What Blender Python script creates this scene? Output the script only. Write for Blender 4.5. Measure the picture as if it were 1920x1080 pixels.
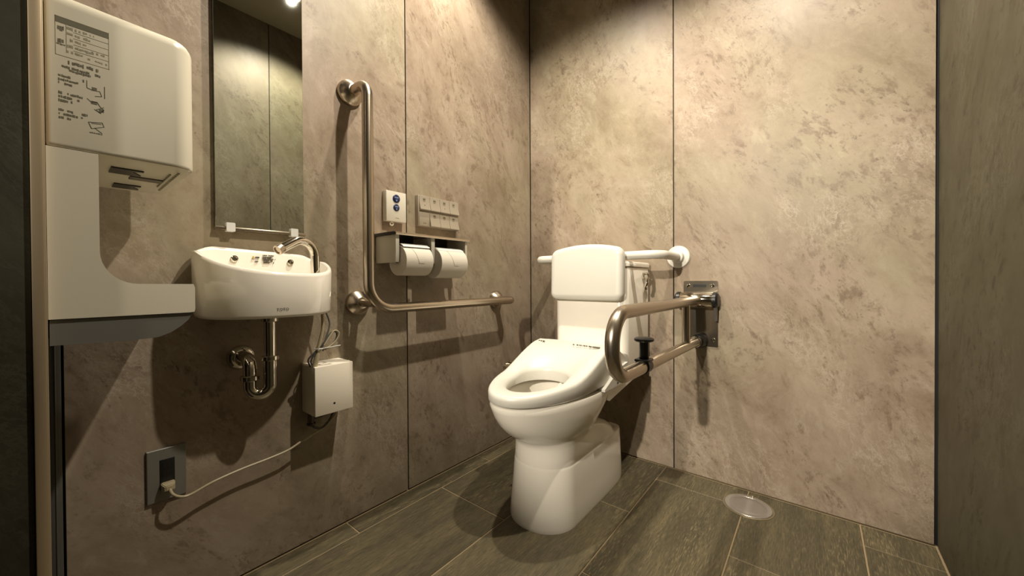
import bpy, bmesh, math, random
from math import sin, cos, pi, radians, sqrt
from mathutils import Vector, Matrix
random.seed(7)
S = bpy.context.scene
for o in list(bpy.data.objects): bpy.data.objects.remove(o)
COL = S.collection

# ------------------------------------------------------------------ camera
XL, XR, YB, ZC = -1.199, 0.277, 1.638, 2.40      # left wall, right wall, back wall, ceiling
YF = -3.70                                       # wall behind the camera
fpx, yaw, pit, roll = 702.23, radians(39.097), radians(.49), radians(.318)
Fw = Vector((-sin(yaw)*cos(pit), cos(yaw)*cos(pit), -sin(pit)))
R0 = Vector((cos(yaw), sin(yaw), 0)); D0 = Fw.cross(R0)
Rr = cos(roll)*R0 + sin(roll)*D0; Dd = -sin(roll)*R0 + cos(roll)*D0
cd = bpy.data.cameras.new('camera'); cam = bpy.data.objects.new('camera', cd); COL.objects.link(cam)
M = Matrix((Rr, -Dd, -Fw)).transposed().to_4x4(); M.translation = Vector((0, 0, .79))
cam.matrix_world = M
cd.sensor_width = 36; cd.lens = fpx/1920*36; cd.shift_y = -(540-533.13)/1920; cd.clip_start = .01
S.camera = cam

# ------------------------------------------------------------------ light and exposure
W = bpy.data.worlds.new('world'); S.world = W; W.use_nodes = True
W.node_tree.nodes['Background'].inputs[0].default_value = (.012, .011, .009, 1)
S.view_settings.view_transform = 'Standard'; S.view_settings.look = 'None'
S.view_settings.exposure = 0.0; S.view_settings.gamma = 1.0; S.view_settings.use_curve_mapping = False
LAMPS = [(-.85, .86), (-.09, .865)]
LAMP_W = (92, 114); LAMP_COL = (1.0, .90, .75)
for (x, y), w in zip(LAMPS, LAMP_W):
    ld = bpy.data.lights.new('downlight_beam', 'SPOT'); ld.energy = w; ld.color = LAMP_COL
    ld.spot_size = radians(136); ld.spot_blend = .5; ld.shadow_soft_size = .022
    lo = bpy.data.objects.new('downlight_beam', ld); COL.objects.link(lo); lo.location = (x, y, ZC-.03)

# a third spotlight in the ceiling further back, aimed forward: it casts the grab bar's straight shadow on the back wall
ld = bpy.data.lights.new('spotlight_beam', 'SPOT'); ld.energy = 840; ld.color = LAMP_COL
ld.spot_size = radians(23); ld.spot_blend = .6; ld.shadow_soft_size = .045
lo = bpy.data.objects.new('spotlight_beam', ld); COL.objects.link(lo); lo.location = (-.41, -3.3, ZC-.05)
lo.rotation_euler = (Vector((-.40, YB, .70))-lo.location).to_track_quat('-Z', 'Y').to_euler()

# ------------------------------------------------------------------ materials
K = .78
def mat(name, col, rough=.5, metal=0, spec=.5, coat=0, emit=None, estr=0):
    m = bpy.data.materials.new(name); m.use_nodes = True
    b = m.node_tree.nodes['Principled BSDF']
    if metal < .5: col = tuple(c*K for c in col)
    b.inputs['Base Color'].default_value = (*col, 1); b.inputs['Roughness'].default_value = rough
    b.inputs['Metallic'].default_value = metal; b.inputs['Specular IOR Level'].default_value = spec
    b.inputs['Coat Weight'].default_value = coat
    if emit: b.inputs['Emission Color'].default_value = (*emit, 1); b.inputs['Emission Strength'].default_value = estr
    return m

class NT:
    def __init__(s, m): s.t = m.node_tree; s.b = s.t.nodes['Principled BSDF']
    def n(s, typ, ins=None, **kw):
        nd = s.t.nodes.new(typ)
        for k, v in kw.items(): setattr(nd, k, v)
        for k, v in (ins or {}).items():
            if hasattr(v, 'is_output') or isinstance(v, bpy.types.NodeSocket): s.t.links.new(v, nd.inputs[k])
            else: nd.inputs[k].default_value = v
        return nd
    def math(s, op, a, b=0.0, clamp=False):
        return s.n('ShaderNodeMath', {0: a, 1: b}, operation=op, use_clamp=clamp).outputs[0]
    def vmath(s, op, a, b): return s.n('ShaderNodeVectorMath', {0: a, 1: b}, operation=op).outputs[0]
    def noise(s, v, scale, detail=4, rough=.55, dist=0.0):
        return s.n('ShaderNodeTexNoise', {'Vector': v, 'Scale': scale, 'Detail': detail, 'Roughness': rough, 'Distortion': dist})
    def rng(s, v, a, b, c=0.0, d=1.0):
        return s.n('ShaderNodeMapRange', {'Value': v, 'From Min': a, 'From Max': b, 'To Min': c, 'To Max': d}, interpolation_type='SMOOTHSTEP').outputs[0]
    def ramp(s, v, stops):
        r = s.n('ShaderNodeValToRGB', {'Fac': v}).color_ramp
        nd = s.t.nodes[-1]
        while len(r.elements) < len(stops): r.elements.new(.5)
        for e, (p, c) in zip(r.elements, stops): e.position = p; e.color = (*c, 1)
        return nd.outputs[0]
    def mix(s, f, a, b, mode='MIX'):
        nd = s.n('ShaderNodeMix', data_type='RGBA', blend_type=mode)
        for i, v in ((0, f), (6, a), (7, b)):
            if isinstance(v, bpy.types.NodeSocket): s.t.links.new(v, nd.inputs[i])
            else: nd.inputs[i].default_value = (*v, 1) if i > 0 and not hasattr(v, '__float__') else v
        return nd.outputs[2]
    def set(s, k, v): s.t.links.new(v, s.b.inputs[k])
    def bump(s, h, strength=.2, dist=.002):
        s.set('Normal', s.n('ShaderNodeBump', {'Height': h, 'Strength': strength, 'Distance': dist}).outputs[0])

def marble(name='marble_laminate', tone=(.725, .72, .715), rlo=.40):
    m = mat(name, (.4, .3, .2), .42, spec=.25); q = NT(m)
    P = q.n('ShaderNodeNewGeometry').outputs['Position']
    rnd = q.n('ShaderNodeObjectInfo').outputs['Random']
    sp = q.n('ShaderNodeSeparateXYZ', {0: P}).outputs
    u = q.math('ADD', sp[0], sp[1]); z = sp[2]
    r17 = q.math('MULTIPLY', rnd, 37.0)
    al = q.math('SUBTRACT', q.math('MULTIPLY', z, .88), q.math('MULTIPLY', u, .47))
    ac = q.math('ADD', q.math('MULTIPLY', u, .88), q.math('MULTIPLY', z, .47))
    V = q.n('ShaderNodeCombineXYZ', {0: ac, 1: q.math('MULTIPLY', al, .55), 2: r17}).outputs[0]
    wv = q.vmath('SUBTRACT', q.noise(V, 2.2, 3, .6).outputs['Color'], (.5, .5, .5))
    V2 = q.vmath('ADD', V, q.n('ShaderNodeVectorMath', {0: wv, 'Scale': .22}, operation='SCALE').outputs[0])
    big = q.noise(V2, 4.2, 12, .76).outputs[0]
    col = q.ramp(big, [(.28, (.235, .172, .118)), (.42, (.335, .258, .188)), (.55, (.405, .322, .240)), (.72, (.485, .400, .305))])
    mid = q.noise(V2, 15.0, 10, .74).outputs[0]
    col = q.mix(q.rng(mid, .50, .30, 0, .55), col, q.mix(1.0, col, (.66, .61, .56), 'MULTIPLY'))
    col = q.mix(q.rng(mid, .52, .72, 0, .45), col, (.56, .48, .375))
    # grey cast drifting over the pinkish base
    cast = q.rng(q.noise(V, 1.7, 4, .55).outputs[0], .42, .62)
    col = q.mix(q.math('MULTIPLY', cast, .7), col, q.mix(1.0, col, (.90, .99, .88), 'MULTIPLY'))
    # fine brown flecks gathered into clouds
    cl = q.rng(q.noise(V2, 6.0, 6, .65).outputs[0], .42, .60)
    fi = q.rng(q.noise(V2, 34.0, 7, .72).outputs[0], .50, .64)
    col = q.mix(q.math('MULTIPLY', q.math('MULTIPLY', cl, fi), .72), col, (.20, .142, .095))
    fk = q.rng(q.noise(V2, 70.0, 4, .7).outputs[0], .57, .68)
    col = q.mix(q.math('MULTIPLY', q.math('MULTIPLY', cl, fk), .65), col, (.15, .11, .075))
    # pale crackled veins
    gate = q.rng(q.noise(V, 4.5, 3, .5).outputs[0], .46, .66)
    v1 = q.math('ABSOLUTE', q.math('SUBTRACT', q.noise(V2, 11.0, 9, .72).outputs[0], .5))
    col = q.mix(q.math('MULTIPLY', q.math('MULTIPLY', q.rng(v1, 0, .02, 1, 0), gate), .55), col, (.60, .52, .41))
    v2 = q.math('ABSOLUTE', q.math('SUBTRACT', q.noise(V2, 26.0, 7, .72).outputs[0], .5))
    col = q.mix(q.math('MULTIPLY', q.rng(v2, 0, .03, 1, 0), q.math('MULTIPLY', gate, .5)), col, (.54, .46, .355))
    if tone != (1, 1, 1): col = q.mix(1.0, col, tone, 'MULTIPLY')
    q.set('Base Color', col)
    q.set('Roughness', q.rng(big, .3, .7, rlo-.03, rlo+.08))
    return m

def woodtile():
    m = mat('wood_look_tile', (.1, .08, .05), .42, spec=.35); q = NT(m)
    P = q.n('ShaderNodeNewGeometry').outputs['Position']
    rnd = q.n('ShaderNodeObjectInfo').outputs['Random']
    sp = q.n('ShaderNodeSeparateXYZ', {0: P}).outputs
    V = q.n('ShaderNodeCombineXYZ', {0: q.math('MULTIPLY', sp[0], 8.0), 1: q.math('MULTIPLY', sp[1], 1.0), 2: q.math('MULTIPLY', rnd, 50.0)}).outputs[0]
    g = q.noise(V, 3.5, 6, .6, .3).outputs[0]
    col = q.ramp(g, [(.30, (.082, .071, .043)), (.48, (.112, .095, .056)), (.60, (.138, .114, .064)), (.75, (.185, .148, .080))])
    V3 = q.n('ShaderNodeCombineXYZ', {0: q.math('MULTIPLY', sp[0], 80.0), 1: q.math('MULTIPLY', sp[1], 7.5), 2: q.math('MULTIPLY', rnd, 9.0)}).outputs[0]
    f = q.noise(V3, 4.0, 5, .65).outputs[0]
    patch = q.rng(q.noise(V, 1.6, 3, .5).outputs[0], .42, .66)
    col = q.mix(q.math('MULTIPLY', q.rng(f, .52, .66), q.math('ADD', q.math('MULTIPLY', patch, .55), .18)), col, (.34, .265, .145))
    col = q.mix(q.math('MULTIPLY', q.rng(f, .50, .34), .6), col, (.055, .047, .028))
    tone = q.n('ShaderNodeHueSaturation', {'Value': q.n('ShaderNodeMapRange', {'Value': rnd, 'To Min': .68, 'To Max': .92}).outputs[0], 'Color': col}).outputs[0]
    q.set('Base Color', tone)
    q.set('Roughness', q.rng(g, .3, .7, .40, .52))
    q.bump(f, .25, .001)
    return m

def brushed(name, col, rough): return mat(name, col, rough, 1.0)

MARBLE = marble(); MARBLE_GREY = marble('marble_laminate_grey', (.235, .255, .225), .5); MARBLE_DIMMED = marble('marble_laminate_dimmed', (.10, .113, .10), .55); TILE = woodtile()  # darkest copy: shade at the left edge and weaker bounce put into its colour
GAP = mat('joint_black', (.008, .007, .006), .8)
GROUT = mat('grout', (.40, .30, .17), .85)
CEIL = mat('ceiling_paint', (.30, .275, .20), .9)
CERAM = mat('ceramic_glaze', (1.08, 1.02, .90), .12, spec=.5, coat=.5)
PLAS = mat('white_plastic', (.76, .715, .60), .3)
SEATP = mat('seat_plastic', (.80, .775, .69), .38)
BOXP = mat('box_plastic', (1.06, .98, .82), .4)
DRY = mat('dryer_plastic', (.77, .72, .58), .28)
DGREY = mat('grey_plastic', (.17, .165, .145), .4)
STEEL = brushed('brushed_steel', (.50, .43, .345), .27)
STEELP = brushed('steel_plate', (.52, .46, .37), .12); PLATE = mat('plate_steel', (.52, .46, .37), .19, 1)
CHROME = mat('chrome', (.70, .66, .58), .06, 1)
BLACK = mat('black_plastic', (.012, .012, .012), .35)
DARKS = mat('dark_steel', (.10, .09, .075), .3, 1)
ALU = mat('beige_aluminium', (.50, .40, .27), .38, .6)
GREYM = mat('grey_metal', (.16, .155, .14), .45, .5)
SILVER = mat('satin_silver', (.40, .36, .315), .28, .35)
PANELP = mat('panel_champagne', (.46, .40, .31), .42, .25)
PAPER = mat('paper', (.80, .74, .63), .9)
CARD = mat('cardboard', (.30, .20, .12), .9)
BLUE = mat('button_blue', (.012, .022, .085), .3)
WHITE = mat('print_white', (.80, .80, .76), .5)
INK = mat('print_ink', (.07, .06, .035), .6)
INK2 = mat('print_grey', (.16, .145, .09), .6)
INKL = mat('print_olive', (.36, .33, .22), .6)
YEL = mat('print_yellow', (.7, .5, .05), .5)
MIRR = mat('mirror_glass', (.88, .90, .84), .012, 1)
GEDGE = mat('glass_edge', (.07, .085, .06), .15)
CORD = mat('cord_beige', (.52, .44, .28), .4)
GCORD = mat('cord_grey', (.10, .095, .085), .4)
LED = mat('lamp_glow', (1, 1, 1), .5, emit=(1, .88, .68), estr=14)

# ------------------------------------------------------------------ helpers
ORG = {}
def tag(o, label=None, cat=None, group=None, kind=None):
    if label: o['label'] = label
    if cat: o['category'] = cat
    if group: o['group'] = group
    if kind: o['kind'] = kind
    return o
def thing(name, loc, label, cat, group=None):
    o = bpy.data.objects.new(name, None); COL.objects.link(o); o.location = loc; o.empty_display_size = .05
    ORG[o.name] = Vector(loc); return tag(o, label, cat, group)
def obj(name, bm, m, parent=None, smooth=35, loc=None):
    bmesh.ops.recalc_face_normals(bm, faces=bm.faces)
    base = ORG[parent.name] if parent else Vector(loc or (0, 0, 0))
    for v in bm.verts: v.co -= base
    me = bpy.data.meshes.new(name); bm.to_mesh(me); bm.free()
    if smooth:
        for p in me.polygons: p.use_smooth = True
        me.set_sharp_from_angle(angle=radians(smooth))
    for k in (m if isinstance(m, (list, tuple)) else [m]): me.materials.append(k)
    o = bpy.data.objects.new(name, me); COL.objects.link(o)
    if parent: o.parent = parent
    else: o.location = base
    ORG[o.name] = base; return o
NB = bmesh.new
def box(bm, x0, x1, y0, y1, z0, z1, bev=0, seg=2):
    b = bmesh.new(); bmesh.ops.create_cube(b, size=1)
    for v in b.verts:
        v.co = Vector(((x0+x1)/2+v.co.x*(x1-x0), (y0+y1)/2+v.co.y*(y1-y0), (z0+z1)/2+v.co.z*(z1-z0)))
    if bev: bmesh.ops.bevel(b, geom=list(b.edges), offset=bev, segments=seg, affect='EDGES', profile=.5)
    merge(bm, b); return bm
def merge(bm, b):
    me = bpy.data.meshes.new('t'); b.to_mesh(me); b.free(); bm.from_mesh(me); bpy.data.meshes.remove(me)
def loft(bm, rings, cap0=True, cap1=True, close=False):
    vs = [[bm.verts.new(p) for p in r] for r in rings]; n = len(rings[0])
    prs = list(zip(vs[:-1], vs[1:])) + ([(vs[-1], vs[0])] if close else [])
    for a, b in prs:
        for i in range(n):
            bm.faces.new((a[i], a[(i+1) % n], b[(i+1) % n], b[i]))
    if not close:
        if cap0: bm.faces.new(vs[0][::-1])
        if cap1: bm.faces.new(vs[-1])
    return bm
def fillet(pts, r, seg=8):
    pts = [Vector(p) for p in pts]; out = [pts[0]]
    for i in range(1, len(pts)-1):
        a, b, c = pts[i-1], pts[i], pts[i+1]
        rr = r[i-1] if isinstance(r, (list, tuple)) else r
        u = (a-b).normalized(); v = (c-b).normalized(); ang = u.angle(v)
        if ang > 3.1 or rr <= 0: out.append(b); continue
        d = rr/math.tan(ang/2); p0 = b+u*d; p1 = b+v*d
        cen = b+(u+v).normalized()*(rr/sin(ang/2)); e0 = (p0-cen); e1 = (p1-cen); tot = e0.angle(e1)
        for k in range(seg+1):
            t = k/seg; out.append(cen+(e0*sin((1-t)*tot)+e1*sin(t*tot))/sin(tot))
    out.append(pts[-1]); return out
def tube(bm, pts, r, n=16, caps=True, rs=None):
    pts = [Vector(p) for p in pts]; rings = []; up = None
    for i, p in enumerate(pts):
        t = (pts[min(i+1, len(pts)-1)]-pts[max(i-1, 0)]).normalized()
        if up is None: up = t.orthogonal().normalized()
        up = (up-t*up.dot(t)).normalized(); s = t.cross(up); rad = rs[i] if rs else r
        rings.append([p+(up*cos(2*pi*k/n)+s*sin(2*pi*k/n))*rad for k in range(n)])
    return loft(bm, rings, caps, caps)
def spline(pts, n=8):
    pts = [Vector(p) for p in pts]; P = [pts[0]*2-pts[1]]+pts+[pts[-1]*2-pts[-2]]; out = []
    for i in range(1, len(P)-2):
        a, b, c, d = P[i-1:i+3]
        for k in range(n):
            t = k/n; out.append(.5*((2*b)+(c-a)*t+(2*a-5*b+4*c-d)*t*t+(3*b-a-3*c+d)*t**3))
    out.append(pts[-1]); return out
def lathe(bm, prof, origin, axis, n=28):
    """prof: (radius, height) list, revolved about axis through origin"""
    o = Vector(origin); ax = Vector(axis).normalized(); u = ax.orthogonal().normalized(); w = ax.cross(u)
    return loft(bm, [[o+ax*h+(u*cos(2*pi*k/n)+w*sin(2*pi*k/n))*max(r, 1e-5) for k in range(n)] for r, h in prof])
def prism(bm, pts, f0, f1, bev=0, seg=3):
    """pts 2D; f0/f1 map a 2D point to its 3D place on either end"""
    b = bmesh.new(); loft(b, [[f0(p) for p in pts], [f1(p) for p in pts]])
    if bev:
        es = [e for e in b.edges if any(len(f.verts) > 4 or len(pts) == 4 for f in e.link_faces)]
        es = [e for e in es if e.calc_face_angle(0) > .5]
        bmesh.ops.bevel(b, geom=es, offset=bev, segments=seg, affect='EDGES', profile=.5, clamp_overlap=True)
    merge(bm, b); return bm
def rrect(x0, x1, y0, y1, r, seg=5):
    rs = r if isinstance(r, (list, tuple)) else [r]*4; out = []
    for (cx, cy, a), q in zip(((x1, y1, 0), (x0, y1, 90), (x0, y0, 180), (x1, y0, 270)), rs):
        sx = -1 if a in (0, 270) else 1; sy = -1 if a in (0, 90) else 1
        for k in range(seg+1):
            t = radians(a+90*k/seg); out.append((cx+sx*q+q*cos(t), cy+sy*q+q*sin(t)))
    return out
def text(name, body, size, m, parent, origin, right, up, ext=.0003, align='CENTER'):
    cu = bpy.data.curves.new('t', 'FONT'); cu.body = body; cu.size = size; cu.extrude = ext
    cu.align_x = align; cu.align_y = 'CENTER'; cu.resolution_u = 2
    to = bpy.data.objects.new('t', cu); COL.objects.link(to)
    bpy.context.view_layer.update()
    me0 = bpy.data.meshes.new_from_object(to.evaluated_get(bpy.context.evaluated_depsgraph_get()))
    bpy.data.objects.remove(to)
    bm = NB(); bm.from_mesh(me0); bpy.data.meshes.remove(me0)
    r = Vector(right).normalized(); u = Vector(up).normalized(); w = r.cross(u); o = Vector(origin)
    for v in bm.verts: v.co = o+r*v.co.x+u*v.co.y+w*v.co.z
    return obj(name, bm, m, parent, smooth=0)

# ------------------------------------------------------------------ the room
def structure(name, bm, m, **k): return tag(obj(name, bm, m, **k), kind='structure')
G = .0022                                        # half joint between panels
fl = structure('floor', box(NB(), XL-.1, XR+.1, YF-.1, YB+.1, -.08, -.0018), GROUT, smooth=0)
fl['label'] = 'grey brown wood-look tiled floor with pale tan grout'
xs = [-1.199, -1.116, -.802, -.494, -.195, .110, .277]
off = [.605, .939, .630, .902, .612, .905]
for c in range(6):
    y = off[c]
    while y > YF: y -= .607
    ys = [YF]
    y += .607
    while y < YB-.012: ys.append(y); y += .607
    ys.append(YB-.002)
    for a, b in zip(ys[:-1], ys[1:]):
        if b-a < .02: continue
        g = .0021
        obj('tile', box(NB(), xs[c]+(g if c else .004), xs[c+1]-(g if c < 5 else .004), a+g, b-g, -.012, 0, .0008, 1), TILE, fl, 0)
ceil_o = structure('ceiling', box(NB(), XL-.1, XR+.1, YF-.1, YB+.1, ZC, ZC+.1), CEIL, smooth=0)
ceil_o['label'] = 'plain pale painted ceiling'

def panels(wall, spans, mk, m=None):
    for a, b in spans:
        obj('panel', mk(a, b), m or MARBLE, wall, 0)
wl = structure('wall_left', box(NB(), XL-.1, XL-.009, YF-.1, YB+.1, 0, ZC), GAP, smooth=0)
panels(wl, [(YB-.004, .847+G), (.847-G, .0145)], lambda a, b: box(NB(), XL-.009, XL, b, a, .004, ZC, .0006, 1))
wb = structure('wall_back', box(NB(), XL-.1, XR+.1, YB+.009, YB+.1, 0, ZC), GAP, smooth=0)
panels(wb, [(XL+.002, -.462-G), (-.462+G, XR-.006)], lambda a, b: box(NB(), a, b, YB, YB+.009, .004, ZC, .0006, 1))
wr = structure('wall_right', box(NB(), XR+.009, XR+.1, YF-.1, YB+.1, 0, ZC), GAP, smooth=0)
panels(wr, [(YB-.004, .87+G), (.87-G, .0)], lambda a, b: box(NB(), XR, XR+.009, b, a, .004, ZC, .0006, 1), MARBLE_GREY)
panels(wr, [(-.005, YF)], lambda a, b: box(NB(), XR, XR+.009, b, a, .004, ZC, .0006, 1), MARBLE_DIMMED)  # unseen stretch behind the camera, darkened to cut bounced light
wf = structure('wall_front', box(NB(), -.855, XR, YF-.1, YF-.009, 0, ZC), GAP, smooth=0)
panels(wf, [(-.30, -.855), (XR, -.295)], lambda a, b: box(NB(), b, a, YF-.009, YF, .004, ZC, .0006, 1), MARBLE_DIMMED)  # out of view, coloured dark so it bounces little light
wp = structure('wall_return', box(NB(), XL-.009, -.853, YF-.1, -.0065, 0, ZC), GAP, smooth=0)
wp['label'] = 'projecting side wall that carries the hand dryer'
panels(wp, [(-.0175, -.40), (-.405, YF)], lambda a, b: box(NB(), -.853, -.846, b, a, .004, ZC, .0006, 1), MARBLE_DIMMED)  # lack of light on this face put into the laminate colour
for o_, l_ in ((wl, 'beige brown marbled panel wall behind the basin and grab bar'), (wb, 'beige brown marbled panel wall behind the toilet'),
               (wr, 'marbled panel wall along the right edge of the photo'), (wf, 'marbled panel wall behind the camera')): o_['label'] = l_
bm = NB(); box(bm, -.855, -.840, -.0168, -.0045, 0, ZC, .0015); box(bm, -.872, -.8405, -.0065, -.0035, 0, ZC, .001)
t1 = structure('trim_1', bm, ALU); t1['label'] = 'tall beige metal corner strip at the left edge, beside the hand dryer'
bm = NB(); box(bm, XL-.005, XL+.004, -.0065, .0108, 0, ZC, .001); box(bm, XL-.002, XL+.006, .0015, .004, 0, ZC, .001)
t2 = structure('trim_2', bm, GREYM); t2['label'] = 'grey metal strip in the corner under the hand dryer'

# ------------------------------------------------------------------ ceiling downlights
for i, (x, y) in enumerate(LAMPS):
    t = thing('downlight', (x, y, ZC), ('round ceiling downlight on the side of the mirror wall', 'round ceiling downlight seen glowing in the top of the mirror')[i], 'ceiling light', 'ceiling downlights')
    obj('trim_ring', lathe(NB(), [(.058, 0), (.058, -.004), (.054, -.008), (.047, -.008), (.043, -.003), (.043, 0)], (x, y, ZC), (0, 0, 1), 40), WHITE, t)
    obj('diffuser', lathe(NB(), [(.0425, 0), (.0425, -.003), (.03, -.0045), (0, -.005)], (x, y, ZC), (0, 0, 1), 40), LED, t)

# ------------------------------------------------------------------ hand dryer (side view, C shape)
X0, X1 = -1.147, -.850
hd = thing('hand_dryer', (-1.0, .0, .70), 'white C-shaped hand dryer with printed instructions on its side, at left', 'hand dryer')
yA, yB = -.003, .164
pl = rrect(X0, X1, yA, yB, [.030, .030, .006, .006], 8)
b = NB(); rings = []
prof = [(.9885, .004), (.9905, .0008), (.994, 0), (1.10, 0)]+[(1.195+.017*sin(radians(a)), .017*(1-cos(radians(a)))) for a in range(0, 91, 15)]
for z, ins in prof:
    q = rrect(X0+ins*.6, X1-ins*.6, yA+ins*.2, yB-ins, [max(.030-ins, .006)]*2+[.006]*2, 8)
    rings.append([(x, y, z if z < 1.05 else z-.005*((y-yA)/(yB-yA))**2) for x, y in q])
upper = obj('upper_cover', loft(b, rings), DRY, hd, 40)
# lower body: back column + tray, L profile in (y,z)
def arc(cx, cy, r, a0, a1, n=7): return [(cx+r*cos(radians(a0+(a1-a0)*k/n)), cy+r*sin(radians(a0+(a1-a0)*k/n))) for k in range(n+1)]
L_ = [(yA, .7385), (yB-.012, .7385)]+[(yB-.005, .7395), (yB-.004, .745), (yB-.004, .782), (yB-.006, .788)]+arc(.0475+.034, .788+.044, .044, 270, 180)[0:0]
L_ += [(.0475+.042-.042*sin(radians(a)), .789+.05-.05*cos(radians(a))) for a in range(0, 91, 10)]
L_ += [(.0475, .987), (yA, .987)]
lower = obj('lower_body', prism(NB(), L_, lambda p: (X0, p[0], p[1]), lambda p: (X1, p[0], p[1]), .004), DRY, hd, 40)
T_ = [(yA+.001, .7005), (.085, .6985), (.113, .700), (.128, .706), (.141, .7155), (.152, .727), (yB-.008, .7375), (yA+.001, .7375)]
obj('drip_tank', prism(NB(), T_, lambda p: (X0+.004, p[0], p[1]), lambda p: (X1-.003, p[0], p[1]), .003), DGREY, hd, 40)
obj('mounting_plate', box(NB(), X0+.02, X1-.02, -.0064, -.0025, .71, 1.20), BLACK, hd)
zz = .9872
for (xa, xb, ya, yb) in ((-.972, -.926, .066, .106), (-1.115, -1.072, .080, .118)):
    n_ = prism(NB(), [(xa, ya), (xb, ya), (xb, yb), (xb-.007, yb), (xb-.010, (ya+yb)/2+.008), (xb-.016, (ya+yb)/2+.008), (xa+.006, yb), (xa, yb)], lambda p: (p[0], p[1], zz-.001), lambda p: (p[0], p[1], .992))
    obj('nozzle', n_, BLACK, upper, 0)
obj('sensor_window', box(NB(), -1.008, -.980, .094, .138, zz-.001, .992), DARKS, upper)
bm = NB()
for k in range(16): box(bm, -.900-.0125*k, -.8945-.0125*k, .1455, .1490, zz-.0006, .992)
obj('vent_slot', bm, INKL, upper, 0)
obj('vent_bar', box(NB(), -1.05, -.915, .1385, .1402, zz-.0006, .992), INK2, upper)
# printed instructions on the side (flat print: thin raised ink)
def inkrow(bm, y0, y1, z, h, dens=.75, seedv=0):
    rr = random.Random(seedv); y = y0
    while y < y1:
        w = rr.uniform(.0008, .0026)
        if rr.random() < dens:
            zo = rr.uniform(-h*.12, h*.12); hh = h*rr.uniform(.55, 1)
            box(bm, X1-.0002, X1+.0003, y, min(y+w, y1), z-hh/2+zo, z+hh/2+zo)
        y += w+rr.uniform(.0002, .0007)
    return bm
bm = NB()
fr = [(.0075, 1.1765), (.060, 1.1765), (.060, 1.121), (.0075, 1.121)]
box(bm, X1-.0002, X1+.0003, .0075, .060, 1.168, 1.1765); obj('label_header', bm, INK2, hd, 0)
bm = NB()
for a, b in ((0, 1), (1, 2), (2, 3), (3, 0)):
    (y0, z0), (y1, z1) = fr[a], fr[b]
    box(bm, X1-.0002, X1+.0003, min(y0, y1)-.0003, max(y0, y1)+.0003, min(z0, z1)-.0003, max(z0, z1)+.0003)
box(bm, X1-.0002, X1+.0003, .0175, .0180, 1.127, 1.168)
for z in (1.160, 1.151, 1.142, 1.133): box(bm, X1-.0002, X1+.0003, .0245, .0595, z-.0002, z+.0002)
obj('label_frame', bm, INKL, hd, 0)
bm = NB()
for k, z in enumerate((1.164, 1.1555, 1.1468, 1.1375, 1.1295)):
    inkrow(bm, .0185, .0240, z, .005, .9, k); inkrow(bm, .026, .045-.004*(k % 3), z, .0036, .7, k+9)
inkrow(bm, .042, .056, 1.139, .003, .8, 33); inkrow(bm, .036, .058, 1.127, .003, .7, 35)
tag(obj('label_small_print', bm, INKL, hd, 0), kind='stuff')
bm = NB()
inkrow(bm, .0095, .0155, 1.160, .008, .9, 50); inkrow(bm, .0095, .0155, 1.142, .006, 1, 51); inkrow(bm, .0085, .0165, 1.137, .002, 1, 52)
inkrow(bm, .019, .049, 1.114, .0055, .85, 60); inkrow(bm, .013, .053, 1.106, .004, .85, 61); inkrow(bm, .020, .041, 1.102, .004, .9, 62)
for j, zc in enumerate((1.092, 1.067, 1.042)):
    for k in range(3): inkrow(bm, .0095, .0345-.006*k+.002*j, zc-.0055*k, .0038, .7, 70+10*j+k)
inkrow(bm, .039, .052, 1.018, .0022, 1, 99)
tag(obj('instruction_print', bm, INK2, hd, 0), kind='stuff')
bm = NB()
def seg(bm, y0, z0, y1, z1, w=.0004):
    d = Vector((0, y1-y0, z1-z0)); n = Vector((0, -d.z, d.y)).normalized()*w
    a = Vector((0, y0, z0)); c = Vector((0, y1, z1))
    loft(bm, [[Vector((xx, 0, 0))+p for p in (a-n, c-n, c+n, a+n)] for xx in (X1-.0002, X1+.0003)])
for pth in ([(.037, 1.095), (.037, 1.084), (.043, 1.082), (.050, 1.083), (.052, 1.076), (.045, 1.074)], [(.055, 1.092), (.055, 1.074)],
            [(.037, 1.068), (.041, 1.064), (.047, 1.066), (.050, 1.060), (.054, 1.056), (.050, 1.050), (.046, 1.054), (.054, 1.060)],
            [(.044, 1.054), (.051, 1.050)], [(.038, 1.033), (.052, 1.036), (.054, 1.030), (.041, 1.024), (.038, 1.033)], [(.041, 1.032), (.051, 1.0335)], [(.044, 1.026), (.052, 1.0195)]):
    for (a, b_), (c, d_) in zip(pth[:-1], pth[1:]): seg(bm, a, b_, c, d_)
box(bm, X1-.0002, X1+.0003, .042, .047, 1.083, 1.087); box(bm, X1-.0002, X1+.0003, .041, .047, 1.0615, 1.066); box(bm, X1-.0002, X1+.0003, .049, .054, 1.052, 1.0565)
obj('instruction_drawing', bm, INK2, hd, 0)

# ------------------------------------------------------------------ mirror
my0, my1, mz0, mz1 = .265, .478, .935, 1.86
mt = thing('mirror', (XL, .37, mz0), 'tall frameless wall mirror above the basin', 'mirror')
obj('backing', box(NB(), XL, XL+.008, my0, my1, mz0, mz1), GEDGE, mt)
obj('glass', box(NB(), XL+.0081, XL+.0125, my0, my1, mz0, mz1, .0008, 1), MIRR, mt)
obj('bottom_rail', box(NB(), XL, XL+.016, my0-.001, my1+.003, mz0-.0085, mz0-.0002, .0015), STEEL, mt)
for y in (.296, .449):
    c_ = obj('clip', prism(NB(), rrect(y-.0095, y+.0095, mz0-.012, mz0+.011, .0025, 3), lambda p: (XL+.0005, p[0], p[1]), lambda p: (XL+.0205, p[0], p[1]), .0015, 2), WHITE, mt)
    c_['label'] = 'white mirror clip'

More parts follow.
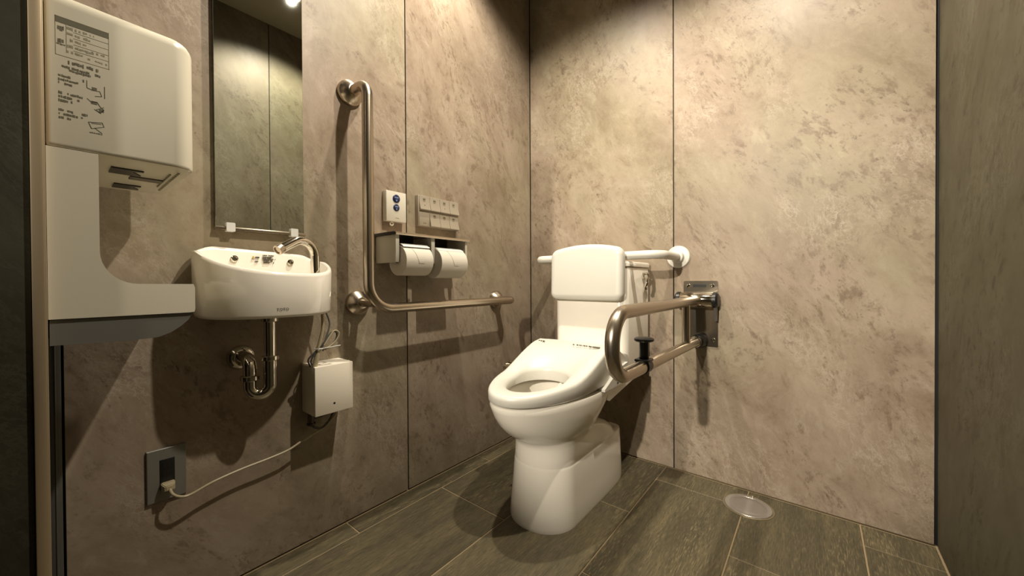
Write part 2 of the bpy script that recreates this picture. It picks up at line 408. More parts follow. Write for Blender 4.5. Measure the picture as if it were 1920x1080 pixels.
# ------------------------------------------------------------------ wash basin
bc, ba, bd = .366, .1535, .200
wbz = thing('wash_basin', (XL, bc, .70), 'small white wall-hung wash basin with high back and sloping rim', 'wash basin')
def rimz(x, y):
    u = max(0, (abs(y-bc)-(ba-.055))/.055)*max(0, 1-(x-XL)/.075)
    return .888-.335*(x-XL)-.055*(y-.2)-.030*u*u
def plan(ins, xs_=0., n=96):
    """D-shaped plan: rounded back corners at the wall, superellipse front; inset by ins"""
    a = ba-ins; d = bd-ins; x0 = XL+xs_; rc = max(.026-ins*.5, .006); out = []
    for k in range(n):
        t = 2*pi*k/n; c, s = cos(t), sin(t)
        if s >= 0: x = XL+.05+(d-.05)*abs(s)**(2/2.25); y = bc-a*(abs(c)**(2/2.45))*(1 if c > 0 else -1)
        else: x = XL+.05-(.05-xs_)*abs(s)**(2/5.); y = bc-a*(abs(c)**(2/5.))*(1 if c > 0 else -1)
        out.append((x, y))
    return out
def dring(ins, zf, xs_=0.): return [Vector((x, y, zf(x, y))) for x, y in plan(ins, xs_)]
b = NB(); rings = []
zb = .703
for ins, t in ((.020, 0), (.010, .008), (.005, .03), (.003, .08), (.001, .5), (.0, .93)):
    rings.append(dring(ins, lambda x, y, t=t: zb+(rimz(x, y)-zb)*t, .0005))
rings.append(dring(.0015, lambda x, y: rimz(x, y)-.002, .001))
rings.append(dring(.005, lambda x, y: rimz(x, y), .004))
rings.append(dring(.010, lambda x, y: rimz(x, y)-.0015, .008))
rings.append(dring(.013, lambda x, y: rimz(x, y)-.006, .011))
rings.append(dring(.020, lambda x, y: zb+(rimz(x, y)-zb)*.45, .014))
rings.append(dring(.035, lambda x, y: zb+.032, .022))
rings.append(dring(.07, lambda x, y: zb+.02, .05))
obj('bowl', loft(b, rings), CERAM, wbz, 50)
for y, z in ((.304, .853), (.439, .848)):
    h_ = obj('mounting_plug', lathe(NB(), [(.0085, 0), (.0085, .004), (.006, .0055), (.0055, .002), (0, .002)], (XL+.0115, y, z), (1, 0, 0), 20), CHROME, wbz)
obj('drain', lathe(NB(), [(.022, 0), (.022, .003), (.018, .004), (.012, .002), (0, .002)], (-1.11, .36, zb+.0195), (0, 0, 1), 24), CHROME, wbz)
t_ = text('brand_mark', 'TOTO', .0095, INK, wbz, (0, 0, 0), (0, 1, 0), (0, 0, 1))
# wrap the brand mark onto the curved front of the bowl (found by the plan curve)
def front_x(y, ins):
    a = ba-ins; d = bd-ins; c = min(abs((bc-y)/a), 1.0)**(2.45/2)
    return XL+.05+(d-.05)*max(sqrt(max(1-c*c, 0)), 1e-4)**(2/2.25)
for v in t_.data.vertices:
    w = v.co+ORG[t_.name]; y = .353+w.y; z = .7245+w.z
    v.co = Vector((front_x(y, .002)+.0008, y, z))-ORG[t_.name]
bm = NB()
def wallprint(bm, y0, y1, z, h, sd, x=XL+.0145, dens=.8):
    rr = random.Random(sd); y = y0
    while y < y1:
        w = rr.uniform(.001, .0028)
        if rr.random() < dens: box(bm, x-.002, x, y, min(y+w, y1), z-h*rr.uniform(.3, .5), z+h*rr.uniform(.3, .5))
        y += w+rr.uniform(.0004, .001)
for k in range(5): wallprint(bm, .369+.002*(k == 4), .396+(.004 if k == 2 else -.003*(k % 2)), .8645-.0048*k, .0032, 200+k)
wallprint(bm, .351, .364, .8585, .0045, 220); wallprint(bm, .351, .362, .848, .0022, 221)
obj('caution_label_print', bm, INK, wbz, 0)
bm = NB(); loft(bm, [[(x, .3435, .8565), (x, .3495, .8565), (x, .3465, .8625)] for x in (XL+.012, XL+.0146)])
obj('warning_triangle', bm, YEL, wbz, 0)

# ------------------------------------------------------------------ tap
fa = thing('tap', (-1.075, .455, .76), 'curved chrome sensor tap standing on the right side of the basin', 'tap')
fp = fillet([(-1.085, .466, .742), (-1.084, .464, .930), (-1.052, .362, .872)], [.042], 14)
obj('spout', tube(NB(), fp, .0115, 20), CHROME, fa)
d_ = (Vector(fp[-1])-Vector(fp[-2])).normalized()
obj('nozzle_tip', lathe(NB(), [(.0118, -.012), (.0128, -.010), (.0128, .003), (.009, .004), (.008, .001), (0, .001)], fp[-1], d_, 20), STEEL, fa)
obj('base_flange', lathe(NB(), [(.018, 0), (.018, .004), (.013, .007), (.0115, .007)], (-1.085, .466, .741), (0, 0, 1), 24), CHROME, fa)

# ------------------------------------------------------------------ drain trap
tr = thing('drain_trap', (-1.11, .35, .52), 'chrome P-trap drain pipe under the basin', 'pipe')
px_, py_ = -1.105, .358
obj('tailpiece', tube(NB(), [(px_, py_, .716), (px_, py_, .598)], .0135, 24), CHROME, tr)
def nut(z, r=.019, h=.011): return lathe(NB(), [(r-.004, -h*.6), (r, -h*.4), (r, h*.4), (r-.003, h*.6)], (0, 0, z), (0, 0, 1), 24)
for (x, y, z, r) in ((px_, py_, .694, .0195), (px_, py_, .594, .020)):
    bm = nut(z, r)
    for v in bm.verts: v.co += Vector((x, y, 0))
    obj('nut', bm, CHROME, tr)
q0 = Vector((px_, py_, .592)); q1 = Vector((-1.122, .318, .545))
ub = fillet([q0, (px_, py_, .503), (q1.x, q1.y, .503), q1], .0215, 10)
obj('u_bend', tube(NB(), ub, .0150, 24), CHROME, tr)
bm = nut(.547, .0215, .012)
for v in bm.verts: v.co += Vector((q1.x, q1.y, 0))
obj('nut', bm, CHROME, tr)
el = fillet([(q1.x, q1.y, .55), (q1.x, q1.y, .594), (XL+.002, .318, .594)], .026, 10)
obj('elbow', tube(NB(), el, .0155, 24), CHROME, tr)
obj('wall_flange', lathe(NB(), [(.033, 0), (.033, .002), (.029, .009), (.020, .014), (.016, .014)], (XL, .320, .590), (1, 0, 0), 32), CHROME, tr)

# ------------------------------------------------------------------ tap control box with hose and cables
cb = thing('control_box', (-1.15, .528, .403), 'white tap control box on the wall right below the basin', 'control box')
bx = obj('housing', box(NB(), XL, -1.110, .472, .585, .403, .546, .0022), BOXP, cb)
obj('front_cover_seam', box(NB(), -1.1335, -1.1315, .4715, .5855, .4025, .5465, .0005, 1), BOXP, cb)
obj('indicator_hole', lathe(NB(), [(.0032, 0), (.0032, .0006), (0, .0006)], (-1.1102, .527, .431), (1, 0, 0), 16), BLACK, cb)
vv = NB()
tube(vv, [(-1.165, .483, .404), (-1.165, .483, .372)], .009, 14); tube(vv, [(-1.165, .476, .388), (-1.165, .515, .388)], .007, 14)
tube(vv, fillet([(-1.165, .508, .388), (-1.165, .528, .388), (-1.165, .540, .404)], .008, 4), .0055, 12)
lathe(vv, [(.012, 0), (.012, .005), (.007, .008)], (-1.165, .483, .372), (0, 0, -1), 18)
obj('stop_valve', vv, DARKS, cb)
vv = NB(); tube(vv, spline([(-1.165, .483, .366), (-1.16, .492, .357), (-1.155, .51, .352), (-1.155, .532, .368), (-1.160, .556, .404)]), .0035, 10)
obj('bottom_cable', vv, GCORD, cb)
ho = thing('water_hose', (-1.14, .495, .546), 'tapered beige supply hose rising from the control box to the basin', 'hose')
hp = spline([(-1.125, .478, .545), (-1.123, .489, .60), (-1.120, .499, .655), (-1.120, .498, .712)], 6)
obj('hose', tube(NB(), hp, .006, 14, rs=[.0075-.0035*min(1, k/12) for k in range(len(hp))]), CORD, ho)
tie = NB(); tube(tie, [(-1.1235+.011*cos(a*pi/6), .489+.011*sin(a*pi/6), .597) for a in range(13)], .0016, 6)
tube(tie, [(-1.114, .492, .597), (-1.106, .545, .601)], .0013, 6)
o_ = obj('cable_tie', tie, WHITE, ho); o_['label'] = 'white zip tie around the hose'
sc_ = thing('sensor_cable', (-1.14, .51, .546), 'thin dark looped sensor cable tied to the hose under the basin', 'cable')
vv = NB()
tube(vv, spline([(-1.135, .512, .712), (-1.130, .524, .67), (-1.125, .516, .64), (-1.120, .497, .60), (-1.122, .476, .580), (-1.125, .468, .562), (-1.128, .476, .546)]), .0026, 8)
tube(vv, spline([(-1.135, .470, .546), (-1.128, .462, .568), (-1.122, .478, .588), (-1.118, .500, .612), (-1.118, .523, .640), (-1.118, .538, .640), (-1.118, .538, .622), (-1.118, .520, .600), (-1.12, .498, .590)]), .0024, 8)
obj('cable', vv, GCORD, sc_)
vv = NB(); tube(vv, spline([(-1.113, .500, .606), (-1.112, .516, .630), (-1.112, .530, .646), (-1.112, .543, .638), (-1.112, .536, .618), (-1.114, .515, .600), (-1.116, .50, .592)]), .0022, 8)
o_ = obj('cable_loop', vv, CORD, sc_)

# ------------------------------------------------------------------ outlet and plug cord
ou = thing('wall_outlet', (XL, .169, .34), 'grey metal socket plate low on the wall under the dryer', 'wall outlet')
oy0, oy1, oz0, oz1 = .1335, .2035, .2775, .4005
bm = NB()
loft(bm, [[(x, y0, z0), (x, y1, z0), (x, y1, z1), (x, y0, z1)] for x, (y0, y1, z0, z1) in
          ((XL, (oy0, oy1, oz0, oz1)), (XL+.005, (oy0, oy1, oz0, oz1)), (XL+.0065, (oy0+.0015, oy1-.0015, oz0+.0015, oz1-.0015)), (XL+.0065, (.1555, .1825, .304, .3745)), (XL+.003, (.1555, .1825, .304, .3745)))])
obj('plate', bm, mat('outlet_metal', (.26, .25, .22), .45, .35), ou, 20)
obj('socket_insert', box(NB(), XL, XL+.0075, .1557, .1823, .3042, .3743, .001), BLACK, ou)
bm = NB()
for z in (.356, .338):
    for y in (.163, .1725): box(bm, XL+.0072, XL+.0078, y, y+.0018, z, z+.008)
obj('socket_slot', bm, DARKS, ou, 0)
pc = thing('power_cord', (-1.17, .17, .31), 'beige power cord running from the wall socket up to the control box', 'power cord')
bm = NB()
loft(bm, [[(x, .169-w, .312-h), (x, .169+w, .312-h), (x, .169+w, .312+h), (x, .169-w, .312+h)] for x, w, h in ((XL+.0072, .0115, .009), (XL+.010, .0125, .010), (XL+.024, .0115, .009), (XL+.030, .007, .006))])
bmesh.ops.bevel(bm, geom=list(bm.edges), offset=.0015, segments=2, affect='EDGES')
obj('plug', bm, CORD, pc)
cp = spline([(XL+.028, .170, .309), (-1.163, .174, .298), (-1.160, .186, .288), (-1.160, .205, .2845), (-1.162, .25, .296), (-1.165, .31, .303), (-1.165, .37, .307), (-1.165, .42, .313), (-1.165, .455, .326), (-1.160, .482, .338), (-1.155, .515, .352), (-1.155, .548, .377), (-1.16, .560, .404)], 8)
obj('cord', tube(NB(), cp, .0030, 10), CORD, pc)
obj('cord_sleeve', tube(NB(), cp[66:73], .0046, 10), CORD, pc)

# ------------------------------------------------------------------ L-shaped grab bar
OFF = .113; bxx = XL+OFF; by = .627; bz = .703; tz = 1.412; r_ = .0168
gb = thing('l_shaped_grab_bar', (XL, .9, bz), 'L-shaped brushed steel grab bar on the left wall beside the toilet', 'grab bar')
path = fillet([(XL+.012, by, tz), (bxx, by, tz), (bxx, by, bz), (bxx, 1.345, bz), (XL+.012, 1.345, bz)], [.045, .085, .030], 12)
obj('bar', tube(NB(), path, r_, 24), STEEL, gb)
obj('lower_post', tube(NB(), [(XL+.012, .648, .7205), (bxx-.004, .648, .7205)], .0125, 18), STEEL, gb)
for y, z in ((by, tz), (.648, .7205), (1.345, bz)):
    obj('wall_flange', lathe(NB(), [(.041, 0), (.041, .012), (.0385, .016), (.0205, .036), (.0175, .037)], (XL, y, z), (1, 0, 0), 36), STEEL, gb)

# ------------------------------------------------------------------ call button
cb2 = thing('call_button', (XL, .78, 1.0), 'white call box with two round dark blue buttons', 'call button')
obj('housing', box(NB(), XL, XL+.026, .746, .828, 1.006, 1.114, .0022), PLAS, cb2)
for z, r in ((1.0885, .0148), (1.0565, .0125)):
    b_ = obj('button', lathe(NB(), [(r, 0), (r, .0015), (r-.001, .0022), (0, .0026)], (XL+.0258, .786, z), (1, 0, 0), 28), BLUE, cb2)
    bm = NB(); rr = random.Random(int(z*1000))
    for k in range(4):
        y = .786-r*.5+r*.27*k; box(bm, XL+.0262, XL+.0286, y, y+r*.2, z+r*.12, z+r*(.32+.14*rr.random()))
    box(bm, XL+.0262, XL+.0286, .786-r*.12, .786+r*.12, z-r*.62, z-r*.34)
    box(bm, XL+.0262, XL+.0285, .786-r*.22, .786-r*.14, z-r*.4, z-r*.1); box(bm, XL+.0262, XL+.0285, .786+r*.14, .786+r*.22, z-r*.4, z-r*.1)
    obj('button_print', bm, mat('button_print', (.30, .36, .52), .5), b_, 0)
bm = NB()
for k in range(6): box(bm, XL+.0258, XL+.0263, .782+.0026*k, .784+.0026*k, 1.0175, 1.0205)
obj('maker_print', bm, INKL, cb2, 0)
tor = NB(); tube(tor, [(XL+.017, .772+.0062*cos(a*pi/8), .9985+.0062*sin(a*pi/8)) for a in range(17)], .0026, 8)
tube(tor, [(XL+.017, .772, 1.0045), (XL+.017, .772, 1.008)], .005, 10)
obj('pull_ring', tor, PLAS, cb2)

# ------------------------------------------------------------------ toilet remote panel
rp = thing('remote_panel', (XL, 1.0, 1.0), 'champagne toilet control panel with eight keys above the paper holder', 'control panel')
ry0, ry1, rz0, rz1 = .886, 1.092, 1.003, 1.122; rt = XL+.021
obj('housing', box(NB(), XL, rt, ry0, ry1, rz0, rz1, .0015), PANELP, rp)
kw = (ry1-ry0-.006)/4
def key(y0, y1, z1, z0):
    p = [(rt-.002, z1), (rt+.002, z1), (rt+.003, z1-.024), (rt+.0095, z0+.003), (rt+.0088, z0), (rt-.002, z0)]
    return prism(NB(), p, lambda q: (q[0], y0, q[1]), lambda q: (q[0], y1, q[1]), .0005, 1)
prk = NB()
for row, (z1, z0) in enumerate(((rz1-.002, rz1-.056), (rz1-.061, rz0+.002))):
    for c in range(4):
        y0 = ry0+.003+kw*c+.0007; y1 = y0+kw-.0014
        if row == 1 and c == 0:
            obj('blank_cover', box(NB(), rt-.002, rt+.002, y0, y1, z0, z1, .0006), PANELP, rp)
            for k in range(4): box(prk, rt+.0018, rt+.0023, y0+.018+.0035*k, y0+.0205+.0035*k, z0+.009, z0+.0125)
            continue
        obj('key', key(y0, y1, z1, z0), PANELP, rp, 25)
        rr = random.Random(row*9+c); ym = (y0+y1)/2-.002
        for k in range(3): box(prk, rt+.0015, rt+.0031, ym-.006+.004*k, ym-.003+.004*k+.001*rr.random(), z1-.015-.003*rr.random(), z1-.009)
        for k in range(3): box(prk, rt+.0015, rt+.0033, ym-.005+.0035*k, ym-.003+.0035*k, z1-.0215, z1-.019)
        if (row, c) in ((0, 0), (0, 2)): box(prk, rt+.003, rt+.0068, ym-.001, ym+.002, z1-.0365, z1-.034)
tag(obj('key_print', prk, INK2, rp, 0), kind='stuff')

# ------------------------------------------------------------------ paper holder and rolls
hx = XL+.119
ph = thing('paper_holder', (XL, .88, .86), 'double toilet paper holder with a steel shelf top', 'paper holder')
obj('shelf', prism(NB(), [(XL, .9490), (hx+.004, .9490), (hx+.009, .9465), (hx+.0105, .9495), (hx+.009, .9545), (hx+.004, .9560), (XL, .9560)], lambda p: (p[0], .716, p[1]), lambda p: (p[0], 1.052, p[1]), .0006, 1), STEEL, ph)
obj('shelf_end_cap', box(NB(), XL, hx+.002, .7125, .7158, .9462, .9575, .001), BLACK, ph)
obj('back_plate', box(NB(), XL, XL+.012, .722, 1.042, .865, .949), DARKS, ph)
for k, (ya, yb) in enumerate(((.7205, .7335), (.868, .8835), (1.036, 1.046))):
    sp_ = [(XL, .9485), (hx, .9485), (hx, .890), (hx-.002, .858), (hx-.004, .855), (XL, .855)]
    obj('side_plate' if k != 1 else 'centre_plate', prism(NB(), sp_, lambda p: (p[0], ya, p[1]), lambda p: (p[0], yb, p[1]), .0012, 1), PLAS, ph)
rx, rz = XL+.103, .862
for i, (ya, yb) in enumerate(((.738, .850), (.885, 1.013))):
    rl = thing('toilet_roll', (rx, (ya+yb)/2, rz), ('white toilet roll in the left half of the double holder', 'white toilet roll in the right half of the holder, nearer the toilet')[i], 'toilet paper', 'toilet rolls in the double holder')
    R = (.051, .055)[i]; zr = rz-(0, .004)[i]
    obj('paper', lathe(NB(), [(.021, 0), (R-.001, 0), (R, .001), (R, yb-ya-.001), (R-.001, yb-ya), (.021, yb-ya)], (rx, ya, zr), (0, 1, 0), 48), PAPER, rl)
    obj('core', lathe(NB(), [(.0208, .0005), (.0195, .0005), (.0195, yb-ya-.0005), (.0208, yb-ya-.0005)], (rx, ya, zr), (0, 1, 0), 32), CARD, rl)
    # folded paper end: a thin flap lying on the front of the roll
    bm = NB(); ym = (ya+yb)/2+.006
    def onroll(y, a, e=.0008): return (rx+(R+e)*cos(a), y, zr+(R+e)*sin(a))
    n = 8
    for k in range(n):
        a0, a1 = radians(52-62*k/n), radians(52-62*(k+1)/n); w0 = .030*(1-.62*k/n); w1 = .030*(1-.62*(k+1)/n)
        loft(bm, [[onroll(ym-w0, a0, e), onroll(ym+w0, a0, e), onroll(ym+w1, a1, e), onroll(ym-w1, a1, e)] for e in (-.0004, .0011)])
    obj('folded_end', bm, PAPER, rl, 0)
    cv = prism(NB(), [(rx-.058, zr+.056), (rx-.02, zr+.060), (rx+.014, zr+.057), (rx+.030, zr+.049), (rx+.032, zr+.0455), (rx+.028, zr+.0465), (rx+.010, zr+.0555), (rx-.02, zr+.0575), (rx-.058, zr+.054)], lambda p: (p[0], ya+.001, p[1]), lambda p: (p[0], yb-.001, p[1]))
    o_ = obj('paper_cutter', cv, WHITE, ph, 40); o_['label'] = 'white paper cutter flap'
    obj('spindle', tube(NB(), [(rx, ya-.006, zr), (rx, yb+.010, zr)], .009, 14), DARKS, ph)

# ------------------------------------------------------------------ toilet
TX = -.72
to = thing('toilet', (TX, 1.25, 0), 'white floor-standing toilet with bidet seat and tank against the back wall', 'toilet')
def egg(yf, ym, yb, hw, zf, nb=4.5, n=72, nf=2.1, dx=0):
    out = []
    for k in range(n):
        t = 2*pi*k/n; c, s = cos(t), sin(t)
        if s < 0: x = hw*(abs(c)**(2/nf))*(1 if c > 0 else -1); y = ym-(ym-yf)*abs(s)**(2/nf)
        else: x = hw*(abs(c)**(2/nb))*(1 if c > 0 else -1); y = ym+(yb-ym)*abs(s)**(2/nb)
        p = (TX+dx+x, y); out.append(Vector((p[0], p[1], zf(*p) if callable(zf) else zf)))
    return out
RB = [(0, .945, 1.06, 1.488, .119, 7), (.012, .944, 1.06, 1.489, .120, 7), (.06, .951, 1.062, 1.489, .1175, 7), (.12, .959, 1.066, 1.489, .1145, 7), (.185, .965, 1.07, 1.488, .111, 7),
      (.192, .9655, 1.07, 1.484, .110, 7), (.194, .966, 1.07, 1.47, .109, 7), (.196, .966, 1.07, 1.425, .1095, 8), (.225, .9655, 1.075, 1.40, .1085, 7), (.250, .963, 1.08, 1.36, .1075, 6), (.268, .957, 1.085, 1.315, .1075, 4.5),
      (.278, .944, 1.10, 1.275, .112, 3), (.290, .924, 1.11, 1.262, .123, 2.8), (.310, .896, 1.13, 1.256, .1365, 2.7), (.340, .866, 1.145, 1.262, .1485, 2.8), (.370, .846, 1.155, 1.285, .1555, 3.2), (.395, .834, 1.16, 1.33, .159, 3.8),
      (.408, .829, 1.16, 1.35, .160, 4), (.4145, .831, 1.16, 1.35, .158, 4), (.417, .838, 1.16, 1.345, .152, 4)]
IN = [(.417, .868, 1.06, 1.18, .118, 2.4), (.410, .874, 1.06, 1.172, .110, 2.3), (.36, .90, 1.05, 1.155, .096, 2.2), (.31, .925, 1.05, 1.135, .075, 2), (.292, .97, 1.05, 1.10, .04, 2)]
obj('bowl', loft(NB(), [egg(yf, ym, yb, hw, z, nb) for z, yf, ym, yb, hw, nb in RB+IN]), CERAM, to, 50)
obj('water', loft(NB(), [egg(.92, 1.05, 1.137, .079, .3125, 2), egg(.92, 1.05, 1.137, .079, .3135, 2)]), mat('water', (.50, .50, .45), .03), to)
# shelf that carries the tank
sh = [(1.21, .412), (1.215, .374), (1.23, .368), (1.44, .398), (1.60, .402), (1.60, .412)]
obj('tank_shelf', prism(NB(), sh, lambda p: (TX-.158, p[0], p[1]), lambda p: (TX+.158, p[0], p[1]), .008, 3), CERAM, to, 50)
# bidet seat: flat ring in front, rising towards the unit at the back
def stop(x, y):
    a = .4545+.10*(y-.83); t = max(0, min(1, (y-1.015)/.225)); t = t*t*(3-2*t)*.55+t*.45
    return a+t*.062
def srg(inset, dz, ins_in=None, flat=0):
    if ins_in is None: return egg(.823+inset, 1.165, 1.262-inset*.6, .162-inset, lambda x, y: stop(x, y)+dz, 5, nf=2.12)
    def zf(x, y): return min(stop(x, y)+dz, .472+.07*(y-.90)+dz+flat)
    return egg(.897-ins_in, 1.03, 1.132+ins_in, .092+ins_in, zf, 2.2, nf=2.0)
def sbot(x, y): return .4205+.03*(y-.83)
rings = [egg(.829, 1.165, 1.258, .157, sbot, 5, nf=2.12), egg(.824, 1.165, 1.261, .161, lambda x, y: sbot(x, y)+.004, 5, nf=2.12),
         srg(.0005, -.013), srg(.0015, -.007), srg(.005, -.002), srg(.012, 0),
         srg(0, -.001, .034, .018), srg(0, -.003, .020, .006), srg(0, -.008, .009), srg(0, -.016, .002), srg(0, -.024, 0), egg(.897, 1.03, 1.132, .092, lambda x, y: sbot(x, y)+.004, 2.2, nf=2.0), egg(.890, 1.03, 1.14, .099, sbot, 2.2, nf=2.0)]
obj('seat', loft(NB(), rings, close=True), SEATP, to, 60)
hp_ = [(1.240, .425), (1.240, .5505), (1.268, .5545), (1.285, .548), (1.365, .50), (1.365, .425)]
obj('bidet_unit', prism(NB(), hp_, lambda p: (TX-.161, p[0], p[1]), lambda p: (TX+.161, p[0], p[1]), .006, 3), SEATP, to, 40)
obj('side_arm', prism(NB(), [(1.165, .416), (1.165, .424), (1.30, .478), (1.36, .485), (1.36, .416)], lambda p: (TX+.150, p[0], p[1]), lambda p: (TX+.172, p[0], p[1]), .004), SEATP, to, 40)
obj('side_latch', box(NB(), TX+.1715, TX+.1735, 1.262, 1.272, .424, .429), BLACK, to)
obj('side_control', prism(NB(), [(1.06, .462), (1.06, .474), (1.095, .486), (1.115, .486), (1.115, .462)], lambda p: (TX-.186, p[0], p[1]), lambda p: (TX-.160, p[0], p[1]), .003, 2), CHROME, to, 40)
bm = NB(); rr = random.Random(5)
def seatprint(x0, x1, y, h, dens=.8):
    x = x0
    while x < x1:
        w = rr.uniform(.001, .004)
        if rr.random() < dens:
            z = stop(0, y); dy = h*rr.uniform(.4, 1)
            box(bm, x, x+w, y-dy/2, y+dy/2, z-.004, z+.0005)
        x += w+rr.uniform(.0004, .0012)
seatprint(TX-.156, TX-.146, 1.232, .005, .9); seatprint(TX-.140, TX-.112, 1.226, .006, .9)
seatprint(TX+.015, TX+.085, 1.226, .004, .4); seatprint(TX+.085, TX+.125, 1.224, .006, .9)
tag(obj('seat_print', bm, INK2, to, 0), kind='stuff')
obj('spray_nozzle', tube(NB(), [(TX+.02, 1.15, .43), (TX+.02, 1.10, .405)], .009, 14), PLAS, to)
# tank
rings = []
for z, g in ((.406, .010), (.414, .003), (.43, .001), (.55, 0), (.838, -.001), (.842, .003)):
    rings.append([Vector((x, y, z)) for x, y in rrect(TX-.160+g, TX+.160-g, 1.372+g, 1.622, [.012, .012, .034, .034], 8)])
obj('tank', loft(NB(), rings), CERAM, to, 50)
rings = []
for z, g in ((.843, .004), (.845, -.003), (.858, -.004), (.8635, 0), (.8655, .008)):
    rings.append([Vector((x, y, z)) for x, y in rrect(TX-.162+g, TX+.162-g, 1.373+g, 1.624, [.012, .012, .034, .034], 8)])
obj('tank_lid', loft(NB(), rings), CERAM, to, 50)
lv = NB(); tx_ = TX+.160
lathe(lv, [(.015, 0), (.015, .008), (.010, .011), (.010, .020)], (tx_-.002, 1.553, .808), (1, 0, 0), 20)
lathe(lv, [(.008, 0), (.015, .002), (.015, .012), (.008, .014)], (tx_+.012, 1.553, .808), (1, 0, 0), 20)
tube(lv, fillet([(tx_+.018, 1.553, .812), (tx_+.020, 1.545, .780), (tx_+.014, 1.543, .757)], .01, 4), .0075, 12)
lathe(lv, [(.002, -.009), (.008, -.005), (.008, .005), (.002, .009)], (tx_+.014, 1.543, .756), (0, 0, 1), 16)
obj('flush_valve', lv, CHROME, to)

# ------------------------------------------------------------------ padded backrest on its rail
br = thing('padded_back_support', (TX, 1.40, .71), 'white toilet backrest pad on a white wall-fixed rail above the tank', 'backrest')
tilt = lambda z: (z-.82)*.03
def bp(inset, yy):
    out = []; x0, x1, z0, z1 = -.158+inset, .158-inset, .713+inset, .914-inset; r = max(.028-inset, .004)
    q = rrect(x0, x1, z0, z1, r, 6)
    q[7:7] = [(q[6][0]+(q[7][0]-q[6][0])*k/10, z1) for k in range(1, 10)]      # points along the top edge for its arch
    for x, z in q:
        zz_ = z+(.021*(1-(x/.158)**2)*min(1, (z-.80)/.08) if z > .80 else 0); out.append(Vector((TX+x, yy+tilt(zz_), zz_)))
    return out
rings = [bp(.010, 1.378), bp(.002, 1.376), bp(0, 1.370), bp(0, 1.352), bp(.003, 1.344), bp(.010, 1.339), bp(.022, 1.337)]
obj('pad', loft(NB(), rings), SEATP, br, 50)
rail_z = .886; x_r, x_l = -.443, -.997
obj('rail', tube(NB(), fillet([(x_r, YB-.004, rail_z), (x_r, 1.405, rail_z), (x_l, 1.405, rail_z), (x_l, YB-.004, rail_z)], .052, 12), .0165, 24), SEATP, br)
for x in (x_r, x_l):
    obj('wall_flange', lathe(NB(), [(.046, 0), (.046, .004), (.043, .008), (.026, .011), (.024, .030), (.0175, .033)], (x, YB, rail_z), (0, -1, 0), 36), SEATP, br)
for x in (TX-.10, TX+.10): obj('clamp', box(NB(), x-.018, x+.018, 1.374, 1.402, rail_z-.02, rail_z+.02, .004), SEATP, br)
obj('clamp_screw', tube(NB(), [(TX-.168, 1.405, rail_z-.02), (TX-.168, 1.405, rail_z-.012)], .006, 12), CHROME, br)

# ------------------------------------------------------------------ fold-down grab bar
RX = -.36
fb = thing('fold_down_grab_bar', (RX, YB, .53), 'hinged steel grab bar loop sticking out from the wall right of the toilet', 'grab bar')
bm = NB(); loft(bm, [[(x, y, z) for x, z in rrect(-.4215, -.2965, .528, .787, .006, 4)] for y in (YB, YB-.005)])
pt = obj('wall_plate', bm, PLATE, fb, 30)
obj('plate_slot', box(NB(), -.386, -.338, YB-.0055, YB-.0035, .762, .773, .0004, 1), BLACK, fb)
for x, z in ((-.404, .768), (-.316, .768), (-.312, .555), (-.404, .555)):
    obj('screw', lathe(NB(), [(.0075, 0), (.0075, .002), (.005, .0045), (0, .0052)], (x, YB-.005, z), (0, -1, 0), 16), CHROME, fb)
hy, hz = YB-.033, .712
obj('hinge_barrel', lathe(NB(), [(.029, 0), (.0300, .0015), (.0300, .1155), (.029, .117)], (-.425, hy, hz), (1, 0, 0), 32), STEELP, fb)
for x, s in ((-.425, -1), (-.308, 1)):
    obj('end_cap', lathe(NB(), [(.029, 0), (.0315, .001), (.0315, .012), (.024, .019), (0, .021)], (x, hy, hz), (s, 0, 0), 28), BLACK, fb)
obj('lock_lever', prism(NB(), [(hy-.02, .70), (hy+.012, .70), (hy+.018, .655), (hy+.012, .632), (hy+.004, .632), (hy-.002, .655)], lambda p: (-.304, p[0], p[1]), lambda p: (-.295, p[0], p[1]), .002), GREYM, fb)
tb = .0172; ztop, zbot = .7145, .5615
loop = fillet([(RX, hy+.002, .7115), (RX, .803, ztop), (RX, .803, zbot), (RX, 1.60, .552)], .072, 14)
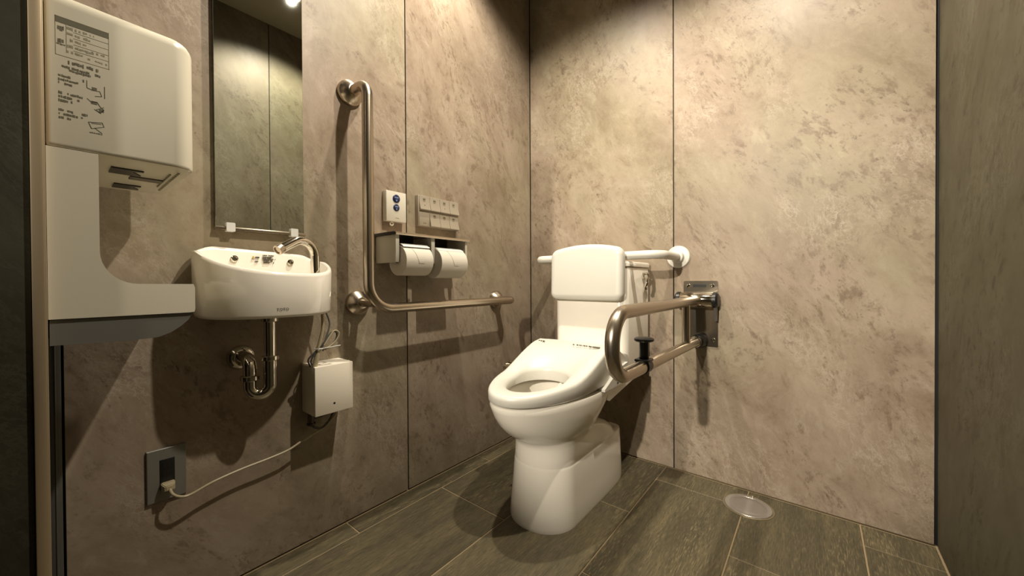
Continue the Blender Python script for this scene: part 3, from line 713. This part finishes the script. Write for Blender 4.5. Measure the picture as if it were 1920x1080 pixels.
obj('loop_tube', tube(NB(), loop, tb, 24), STEEL, fb)
obj('brace', tube(NB(), [(RX, 1.425, .712), (RX, 1.425, .556)], .0135, 20), STEEL, fb)
obj('tube_collar', lathe(NB(), [(.0185, 0), (.021, .003), (.021, .016), (.0185, .02)], (RX, 1.555, .5525), (0, 1, 0), 24), CHROME, fb)
obj('rubber_boot', lathe(NB(), [(.018, 0), (.024, .006), (.029, .030), (.029, .046)], (RX, 1.586, .5515), (0, 1, 0), 24), BLACK, fb)
obj('hinge_bracket', box(NB(), RX-.016, RX+.016, hy-.030, hy+.002, .695, .728, .006), STEELP, fb)
sp_ = NB(); sy, sx = 1.005, RX
lathe(sp_, [(.0235, 0), (.026, .003), (.026, .007), (.022, .0095), (.0125, .010)], (sx, sy, .6265), (0, 0, 1), 24)
lathe(sp_, [(.0115, 0), (.0125, .002), (.0125, .052)], (sx, sy, .577), (0, 0, 1), 20)
obj('roll_spool', sp_, BLACK, fb)
bm = NB(); lathe(bm, [(.0180, 0), (.0205, .001), (.0205, .031), (.018, .032)], (sx, sy-.016, .5603), (0, 1, 0), 24); box(bm, sx-.019, sx+.019, sy-.021, sy+.021, .573, .580, .002)
obj('spool_clip', bm, BLACK, fb)

# ------------------------------------------------------------------ floor drain cover
fd = thing('floor_drain', (-.184, 1.525, 0), 'round silver drain cover in the floor at the foot of the back wall', 'floor drain')
obj('rim', lathe(NB(), [(.077, 0), (.077, .0012), (.074, .0022), (.071, .0012), (.071, .0004)], (-.184, 1.525, 0), (0, 0, 1), 56), mat('drain_rim', (.42, .36, .24), .3, .8), fd)
obj('lid', lathe(NB(), [(.0705, .0004), (.0705, .003), (.069, .0042), (.056, .0046), (.0548, .0036), (.053, .0046), (.03, .0054), (0, .0056)], (-.184, 1.525, 0), (0, 0, 1), 56), SILVER, fd)
obj('lift_knob', lathe(NB(), [(.0045, 0), (.0045, .005), (.003, .0065), (0, .007)], (-.178, 1.591, .003), (0, 0, 1), 14), CHROME, fd)
